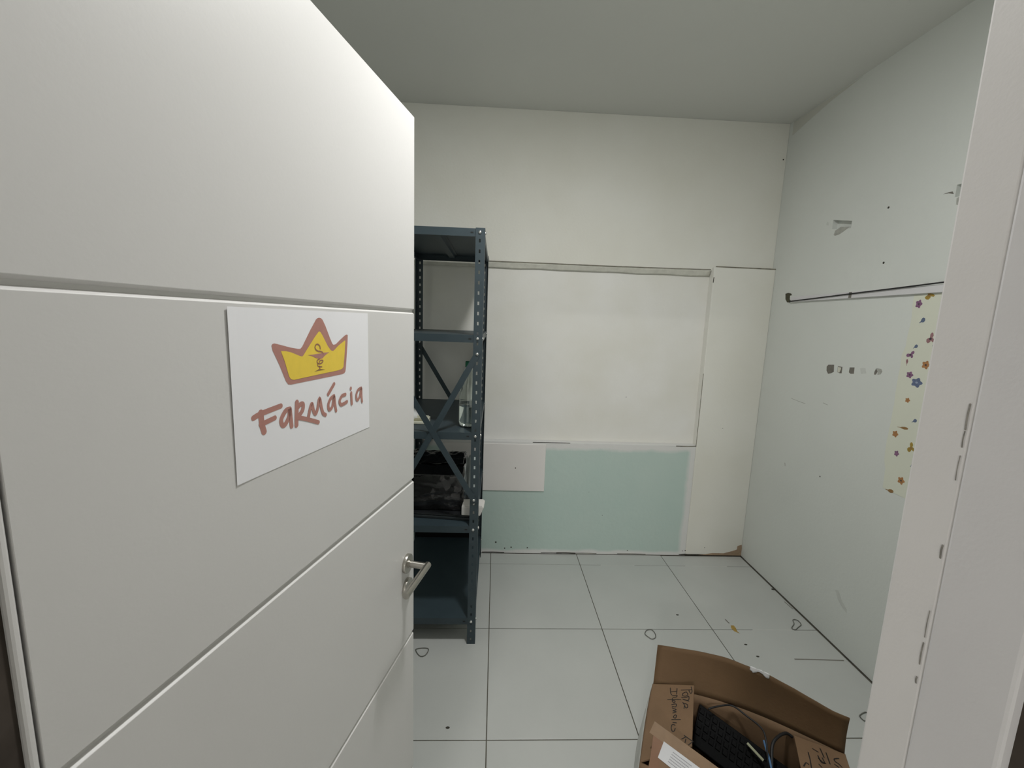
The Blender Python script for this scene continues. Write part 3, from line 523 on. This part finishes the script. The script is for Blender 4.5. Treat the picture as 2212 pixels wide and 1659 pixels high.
# pale tub and white box beside the package
tb = empty('pale_tub', (-.108, 2.34, Z4)); tag(tb, 'pale rounded tub beside the black package, half behind the steel upright', 'tub')
M_TUB = mat('pale_blue_plastic', (.60,.66,.65), .4, vary=.04)
bm = bmesh.new(); lathe(bm, [(0,0),(.031,0),(.033,.01),(.034,.165),(.031,.19),(.024,.208),(.012,.217),(0,.219)], 32); finish('tub_body', bm, M_TUB, tb, smooth=True)
bm = bmesh.new(); lathe(bm, [(.0330,.012),(.0355,.013),(.0355,.022),(.0335,.023)], 32); finish('tub_ring', bm, M_TUB, tb)
wbx = empty('white_carton', (-.090, 2.005, Z4+.0225)); wbx.rotation_euler = (0,0,-.05); tag(wbx, 'small white carton sticking out past the shelf side below the tub', 'carton')
M_WCARD = mat('white_card', (.70,.68,.65), .7, vary=.05)
def carton():
    bm = bmesh.new(); pr = [(-.052,0),(.040,0),(.058,.044),(.050,.050),(-.052,.046)]
    a = [bm.verts.new((x,-.035,z)) for x,z in pr]; b = [bm.verts.new((x,.05,z)) for x,z in pr]; bm.faces.new(a); bm.faces.new(b[::-1])
    for k in range(5): bm.faces.new((a[k],a[(k+1)%5],b[(k+1)%5],b[k]))
    return bm
finish('carton_body', carton(), M_WCARD, wbx, bevel=.003)
bm = bmesh.new(); bm.faces.new([bm.verts.new(p) for p in ((-.05,-.033,.0475),(.048,-.033,.0515),(.048,.048,.0515),(-.05,.048,.0475))]); finish('carton_lid', bm, M_WCARD, wbx, solid=.0012)
bb = empty('added_black_board', (-.285, 2.70, LV[4]+.0012)); tag(bb, 'matt black board added to darken the back of the bottom shelf', 'board')  # board added by guess so the bottom compartment reads black
boxo('board_sheet', (-.205,.205,-.006,.006,0,.43), mat('matt_black_board', (.010,.011,.011), .9, vary=.3, spec=.1), bb, bevel=.002)
boxo('board_frame', (-.205,.205,-.010,-.0061,.415,.43), mat('matt_black_board', (.010,.011,.011), .9), bb, bevel=.001)

# ------------------------------------------------------------------ cover board on the back wall
cb = empty('cover_board', (.17, B, .46)); tag(cb, 'blank white rectangular cover board screwed to the teal lower back wall', 'board')
boxo('board_sheet', (-.50,.189,-.008,0,.0,.330), mat('cover_white', (.82,.79,.765), .5, vary=.03, vscale=4, bump=.1), cb, bevel=.003)
bm = bmesh.new(); lathe(bm, [(.0042,0),(.0042,.0006),(.002,.0011),(0,.0012)], 12, Matrix.Translation((-.012,-.008,.163)) @ Matrix.Rotation(math.pi/2,4,'X')); finish('screw', bm, M_RUBBER, cb)

# ------------------------------------------------------------------ right wall: trunking, cable, floral sheet
tk = empty('cable_trunking', (R, 2.06, 1.791)); tag(tk, 'narrow white plastic cable trunking running along the right wall', 'trunking')
boxo('trunking_base', (-.006,0,-.60,.492,-.0165,.0165), M_PVC, tk, bevel=.0008)
boxo('trunking_lid', (-.0125,-.0062,-.60,.490,-.0155,.0155), M_PVC, tk, bevel=.001)
boxo('joint_clip', (-.0135,-.0123,.045,.062,-.014,.0145), M_GREYP, tk, bevel=.0004)
bm = bmesh.new(); tube(bm, [(R-.016,2.556,1.7795),(R-.0165,2.35,1.787),(R-.017,2.10,1.797),(R-.018,1.85,1.806),(R-.0175,1.66,1.8135),(R-.017,1.48,1.819)], .0032); bc = finish('black_cable', bm, M_RUBBER, smooth=True); tag(bc, 'thin black cable slung across the white trunking on the right wall', 'cable')
fs = empty('floral_sheet', (R, 0, 0)); tag(fs, 'cream wallpaper strip printed with butterflies and flowers on the right wall', 'wallpaper')
def sheet():
    bm = bmesh.new(); rr = random.Random(2); L = []; 
    for k in range(21):
        z = 1.772 - k/20*(1.772-.905); L.append((1.800 - (.012 if z < 1.0 else 0) - (.012 if z > 1.55 else 0) + rr.uniform(-.003,.003), z))
    pts = L + [(1.62,.897),(1.45,.893),(1.45,1.772)]
    return [( -.0002, y, z) for y, z in pts]
plate('wallpaper_strip', sheet(), NX, .0006, mat('cream_wallpaper', (.72,.73,.62), .65, vary=.04), fs)
PC = {'gold':(.40,.27,.05),'purple':(.27,.13,.24),'blue':(.13,.17,.27),'rose':(.36,.19,.20),'orange':(.46,.22,.08),'bluedark':(.14,.18,.30),'ochre':(.30,.22,.08)}
def pm(c): return mat('print_'+c, PC[c], .6, vary=.3, vscale=120)
DK = mat('print_dark', (.06,.05,.06), .6, vary=.2)
for kind, y, z, hy, hz, c, rot in MOTIFS:
    def tf(u, v): 
        a, b = u*math.cos(rot)-v*math.sin(rot), u*math.sin(rot)+v*math.cos(rot); return (-.0009, y - a*hy, z + b*hz)
    if kind == 'flower':
        pts = [tf(1.25*(.84+.16*math.cos(5*t))*math.cos(t), 1.25*(.84+.16*math.cos(5*t))*math.sin(t)) for t in [2*math.pi*k/30 for k in range(30)]]; nm = 'flower_print'
    elif kind == 'leaf':
        pts = [tf(*p) for p in ((.3,1),(.85,.7),(1,.1),(.7,-.55),(.1,-.7),(-.35,-.6),(-.9,-1),(-1,-.85),(-.5,-.3),(-.4,.3),(-.1,.8))]; nm = 'leaf_print'
    else:
        pts = [tf(*p) for p in ((0,.25),(.35,.85),(.8,1),(1,.7),(.85,.25),(.45,.0),(.6,-.4),(.45,-.85),(.1,-.9),(-.05,-.35),(-.35,-.55),(-.85,-.5),(-1,-.1),(-.8,.35),(-.4,.4))]; nm = 'butterfly_print'
    p = plate(nm, pts, NX, .0002, pm(c), fs)
    if hy > .012 and kind != 'leaf':
        plate('print_centre', [(-.0012, y+hy*.28*math.cos(t), z+hz*.25*math.sin(t)) for t in [2*math.pi*k/10 for k in range(10)]], NX, .0002, DK if c in ('rose','orange','purple') else mat('print_pale_blue', (.30,.35,.46), .6) if c == 'bluedark' else pm('ochre'), p)

# ------------------------------------------------------------------ rubber bands on the floor
names = ['thin dark rubber band lying in front of the steel shelf foot','oval thin rubber band lying left of the cardboard box flap','crumpled thin rubber band near the right wall','rubber band loop on the floor between box and door frame']
for pts, lb in zip(BAND, names):
    bm = bmesh.new(); tube(bm, [(x,y,.0028) for x,y in pts], .0022, 6, closed=True); o = finish('rubber_band', bm, mat('band_rubber', (.16,.16,.14), .6, vary=.3, vscale=60), smooth=True); tag(o, lb, 'rubber band', 'rubber bands on the floor tiles')

# ------------------------------------------------------------------ cardboard box
P1 = Vector(P1); A_ = Vector(BA); Bv_ = Vector(BB); UP = Vector((0,0,1)); BD = .31; BH = .32
cbx = empty('cardboard_box', (0,0,0)); tag(cbx, 'open brown cardboard box with handwriting on its flaps, packed with black electronics', 'box')
G = P1 - UP*BH
bow = lambda s: .034*math.sin(math.pi*s)**1.2
def bx_back(u, v): return G + A_*(u*BL) - Bv_*(bow(u)*v) + UP*(v*BH)
def bx_left(u, v): return G + Bv_*(u*BD) - A_*(.030*math.sin(math.pi*min(1,v*1.0))*(1-.3*u)*(.45+.55*math.sin(math.pi*u))) + UP*(v*BH)
def bx_right(u, v): return G + A_*BL + Bv_*(u*BD) + A_*(.012*math.sin(math.pi*v)) + UP*(v*BH)
def bx_front(u, v): return G + A_*(u*BL) + Bv_*(BD + .01*math.sin(math.pi*v)*math.sin(math.pi*u)) + UP*(v*BH)
for nm, fn in (('back_side',bx_back),('left_side',bx_left),('right_side',bx_right),('front_side',bx_front)):
    bm = bmesh.new(); grid(bm, fn, 14, 10); finish(nm, bm, M_CARD, cbx, smooth=True, solid=.004)
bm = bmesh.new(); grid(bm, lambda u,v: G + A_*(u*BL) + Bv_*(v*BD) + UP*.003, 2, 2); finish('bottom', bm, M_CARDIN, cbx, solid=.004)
# flaps
TLv = Vector((.6440,1.4120,.412)) ; TRv = Vector((1.110,1.085,.440))
def back_flap(u, v):
    lo = bx_back(u, 1.0); hi = TLv.lerp(TRv, u) + (-Bv_*.5+UP*.86)*(.040*math.sin(math.pi*min(1,u*1.06))**1.1) + UP*(.0035*noise.noise((u*9,0,3)))
    p = lo.lerp(hi, v); return p - Bv_*(.006*math.sin(math.pi*v))
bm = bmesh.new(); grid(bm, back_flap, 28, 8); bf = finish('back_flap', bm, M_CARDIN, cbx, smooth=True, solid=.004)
q = math.radians(21); UL = A_*math.cos(q) + UP*math.sin(q)
bm = bmesh.new(); grid(bm, lambda u,v: P1 + Bv_*(.003+u*(BD-.006-v*.066)) + UL*(v*.142), 6, 6); lf = finish('left_flap', bm, M_CARD, cbx, solid=.004)
P2 = P1 + A_*BL
bm = bmesh.new(); grid(bm, lambda u,v: P2 + Bv_*(.003+u*(BD-.006)) - A_*(v*.132) + UP*.0, 6, 6); rf = finish('right_flap', bm, M_CARD, cbx, solid=.004)
FFv = [Vector(p) for p in FF]; FFv[3] -= Vector(FFN)*((FFv[3]-FFv[1]).dot(Vector(FFN)))
bm = bmesh.new(); grid(bm, lambda u,v: FFv[0].lerp(FFv[3],u).lerp(FFv[1].lerp(FFv[2],u), v), 8, 6); ffl = finish('front_flap', bm, M_CARD, cbx, solid=.004)
nL = Vector(LFN)
for s in HAND_L: bm = bmesh.new(); stroke(bm, s, nL, .0028, .0026, curve=True); finish('letter_stroke', bm, M_INK, lf)
for s in HAND_R: bm = bmesh.new(); stroke(bm, s, UP, .0032, .0008); finish('letter_stroke', bm, M_INK, rf)
nF = Vector(FFN)
lbp = [Vector(p) + nF*.0036 for p in LABEL]
lbl = plate('shipping_label', lbp, nF, .0003, mat('label_paper', (.56,.56,.57), .6, vary=.06, vscale=20), ffl)
bm = bmesh.new(); rr = random.Random(9)
for k in range(5):
    u = .2+.15*k; a0 = lbp[0].lerp(lbp[3],.25).lerp(lbp[1].lerp(lbp[2],.25), u); a1 = lbp[0].lerp(lbp[3],.25+.6*rr.uniform(.5,1)).lerp(lbp[1].lerp(lbp[2],.25+.6*rr.uniform(.5,1)), u)
    stroke(bm, [a0, a1], nF, .0016, .0006, curve=False)
finish('label_print', bm, mat('grey_print', (.25,.25,.27), .6), lbl)
M_TAPE = mat('packing_tape', (.22,.14,.08), .3, vary=.12, vscale=30, bump=.15, bscale=90)
dE = (FFv[2]-FFv[1]).normalized(); dI = (dE.cross(nF)); dI = dI if dI.dot(FFv[0]-FFv[1]) > 0 else -dI
tp = [FFv[1]+nF*.0031-dE*.008-dI*.006, FFv[2]+nF*.0031-dI*.004, FFv[2]+nF*.0031+dI*.026, FFv[1]+nF*.0031+dI*.028-dE*.010]
plate('tape_strip', tp, nF, .0002, M_TAPE, ffl)
tq = [FFv[1]+nF*.0029+dI*.020, FFv[1]+nF*.0029+dE*.03+dI*.022, FFv[0]+nF*.0029+dE*.03, FFv[0]+nF*.0029+dE*.002]
plate('tape_strip', tq, nF, .0002, mat('packing_tape_red', (.20,.105,.06), .3, vary=.12, vscale=30), ffl)
M_WRAP = mat('pale_side_tape', (.50,.50,.46), .35, vary=.2, vscale=12, bump=.2, bscale=60)
def wrap(u, v): return bx_left(.02+.96*u, .04+.90*v) - A_*.0032
bm = bmesh.new(); grid(bm, wrap, 12, 10); finish('side_tape', bm, M_WRAP, cbx, smooth=True, solid=.0006)
# torn white tape on the rim of the back flap
def torn(u, v):
    p = back_flap(.53+.10*u, 1.0-.09*v*(.6+.4*math.sin(u*9))); return p + Bv_*(.003) + UP*(.006*(1-v)+.004*noise.noise((u*8,v*4,5)))
bm = bmesh.new(); grid(bm, torn, 12, 5); finish('torn_tape', bm, mat('white_torn', (.78,.78,.79), .4), bf, smooth=True, solid=.0006)

# contents of the box
S0, S1, S2 = [Vector(p) for p in SLAB]
def keyboard(name, a, b, drop, lean, label):
    """a flat black keyboard standing in the box: top edge from a to b"""
    r = empty(name, (0,0,0)); tag(r, label, 'keyboard'); d = (b-a).normalized(); n = Vector((-d.y, d.x, 0)).normalized(); dn = (-UP*math.cos(lean) - n*math.sin(lean)).normalized(); th = d.cross(dn).normalized()
    L_ = (b-a).length
    bm = bmesh.new(); v = []
    for s in (0, L_):
        for t in (0, drop):
            for k in (0, .022): v.append(bm.verts.new(a + d*s + dn*t + th*k))
    for f in ((0,1,3,2),(4,6,7,5),(0,4,5,1),(2,3,7,6),(0,2,6,4),(1,5,7,3)): bm.faces.new([v[i] for i in f])
    finish('keyboard_case', bm, M_BLACK, r, bevel=.003)
    sg = 1 if th.z > 0 else 0
    base = a + th*(.022 if sg else 0); nn = th if sg else -th
    n_ = max(4, int(L_/.021))
    for i in range(n_):
        for j in range(4):
            bm = bmesh.new(); c = base + d*((i+.5)*L_/n_) + dn*(.018+j*.021); e = .0078
            w = [c + d*sx*e + dn*sy*e for sx, sy in ((-1,-1),(1,-1),(1,1),(-1,1))]; t = [c + nn*.004 + d*sx*e*.8 + dn*sy*e*.8 for sx, sy in ((-1,-1),(1,-1),(1,1),(-1,1))]
            W4 = [bm.verts.new(p) for p in w]; T4 = [bm.verts.new(p) for p in t]; bm.faces.new(T4)
            for k in range(4): bm.faces.new((W4[k], W4[(k+1)%4], T4[(k+1)%4], T4[k]))
            finish('key', bm, M_BLACK, r)
    return r
k1 = keyboard('computer_keyboard', S0, S2, .12, .95, 'black keyboard leaning diagonally across the top of the cardboard box')
adp = empty('black_adapter', (0,0,0)); tag(adp, 'black electronic case lying under the keyboard in the cardboard box', 'electronics')
c0 = P1 + A_*.20 + Bv_*.20 - UP*.20
bm = bmesh.new(); pts = [c0 + A_*sx*.15 + Bv_*sy*.09 for sx, sy in ((-1,-1),(1,-1),(1,1),(-1,1))]
v0 = [bm.verts.new(p - UP*.1) for p in pts]; v1 = [bm.verts.new(p + UP*.03) for p in pts]; bm.faces.new(v0[::-1]); bm.faces.new(v1)
for k in range(4): bm.faces.new((v0[k], v0[(k+1)%4], v1[(k+1)%4], v1[k]))
finish('electronics_case', bm, M_BLACK, adp, bevel=.006)
bm = bmesh.new(); pts = [c0 + A_*sx*.11 + Bv_*sy*.05 + UP*.0302 for sx, sy in ((-1,-1),(1,-1),(1,1),(-1,1))]
v0 = [bm.verts.new(p) for p in pts]; v1 = [bm.verts.new(p+UP*.002) for p in pts]; bm.faces.new(v1)
for k in range(4): bm.faces.new((v0[k], v0[(k+1)%4], v1[(k+1)%4], v1[k]))
finish('vent_panel', bm, M_RUBBER, adp)
ST = [Vector(p) for p in STRIP]
bm = bmesh.new(); d = (ST[1]-ST[0]).normalized(); s = d.cross(UP).normalized()*.0045
v0 = [bm.verts.new(p) for p in (ST[0]-s+UP*.012, ST[0]+s+UP*.012, ST[1]+s+UP*.012, ST[1]-s+UP*.012)]; bm.faces.new(v0)
o = finish('plastic_strip', bm, mat('pale_green_strip', (.42,.43,.30), .4, vary=.1), solid=.002); tag(o, 'short pale yellow-green strip lying on the black keyboard in the box', 'strip')
bm = bmesh.new(); tube(bm, BLUE, .0032); o = finish('network_cable', bm, mat('blue_cable', (.10,.20,.36), .4, vary=.1), smooth=True); tag(o, 'blue cable hanging into the cardboard box', 'cable')
bm = bmesh.new(); tube(bm, CABLE1, .0028); o = finish('power_cable', bm, M_RUBBER, smooth=True); tag(o, 'long black cable looping along the back of the box opening', 'cable')
bm = bmesh.new(); tube(bm, CABLE2, .0045); o = finish('thick_cable', bm, M_RUBBER, smooth=True); tag(o, 'thicker black cable arching under the right box flap', 'cable')

# ------------------------------------------------------------------ lamps
def lamp(name, x, y, z, r, strength, colour, label, dome=.12):
    t = empty(name, (x,y,z)); tag(t, label, 'lamp')
    m = bpy.data.materials.new(name+'_glow'); m.use_nodes = True; nt = m.node_tree; e = nt.nodes.new('ShaderNodeEmission'); e.inputs[0].default_value = (*colour,1); e.inputs[1].default_value = strength
    nt.links.new(e.outputs[0], nt.nodes['Material Output'].inputs[0])
    bm = bmesh.new(); lathe(bm, [(r+.012,0),(r+.012,-.012),(r,-.014),(r,-.006),(r,0)], 40); finish('lamp_rim', bm, M_PVC, t)
    bm = bmesh.new(); lathe(bm, [((r-.001)*math.cos(a), -.010-(r-.001)*dome*math.sin(a)) for a in [math.pi/2*k/10 for k in range(11)]], 40); finish('lamp_diffuser', bm, m, t, smooth=True)
    return t
lamp('ceiling_lamp', LAMP_ROOM[0], LAMP_ROOM[1], C, .105, LAMP_ROOM[2], (1.0,1.0,.985), 'round flush ceiling lamp above the open door')
lamp('hall_lamp', LAMP_HALL[0], LAMP_HALL[1], 2.75, .20, LAMP_HALL[2], (1.0,.98,.95), 'round flush lamp on the hallway ceiling')
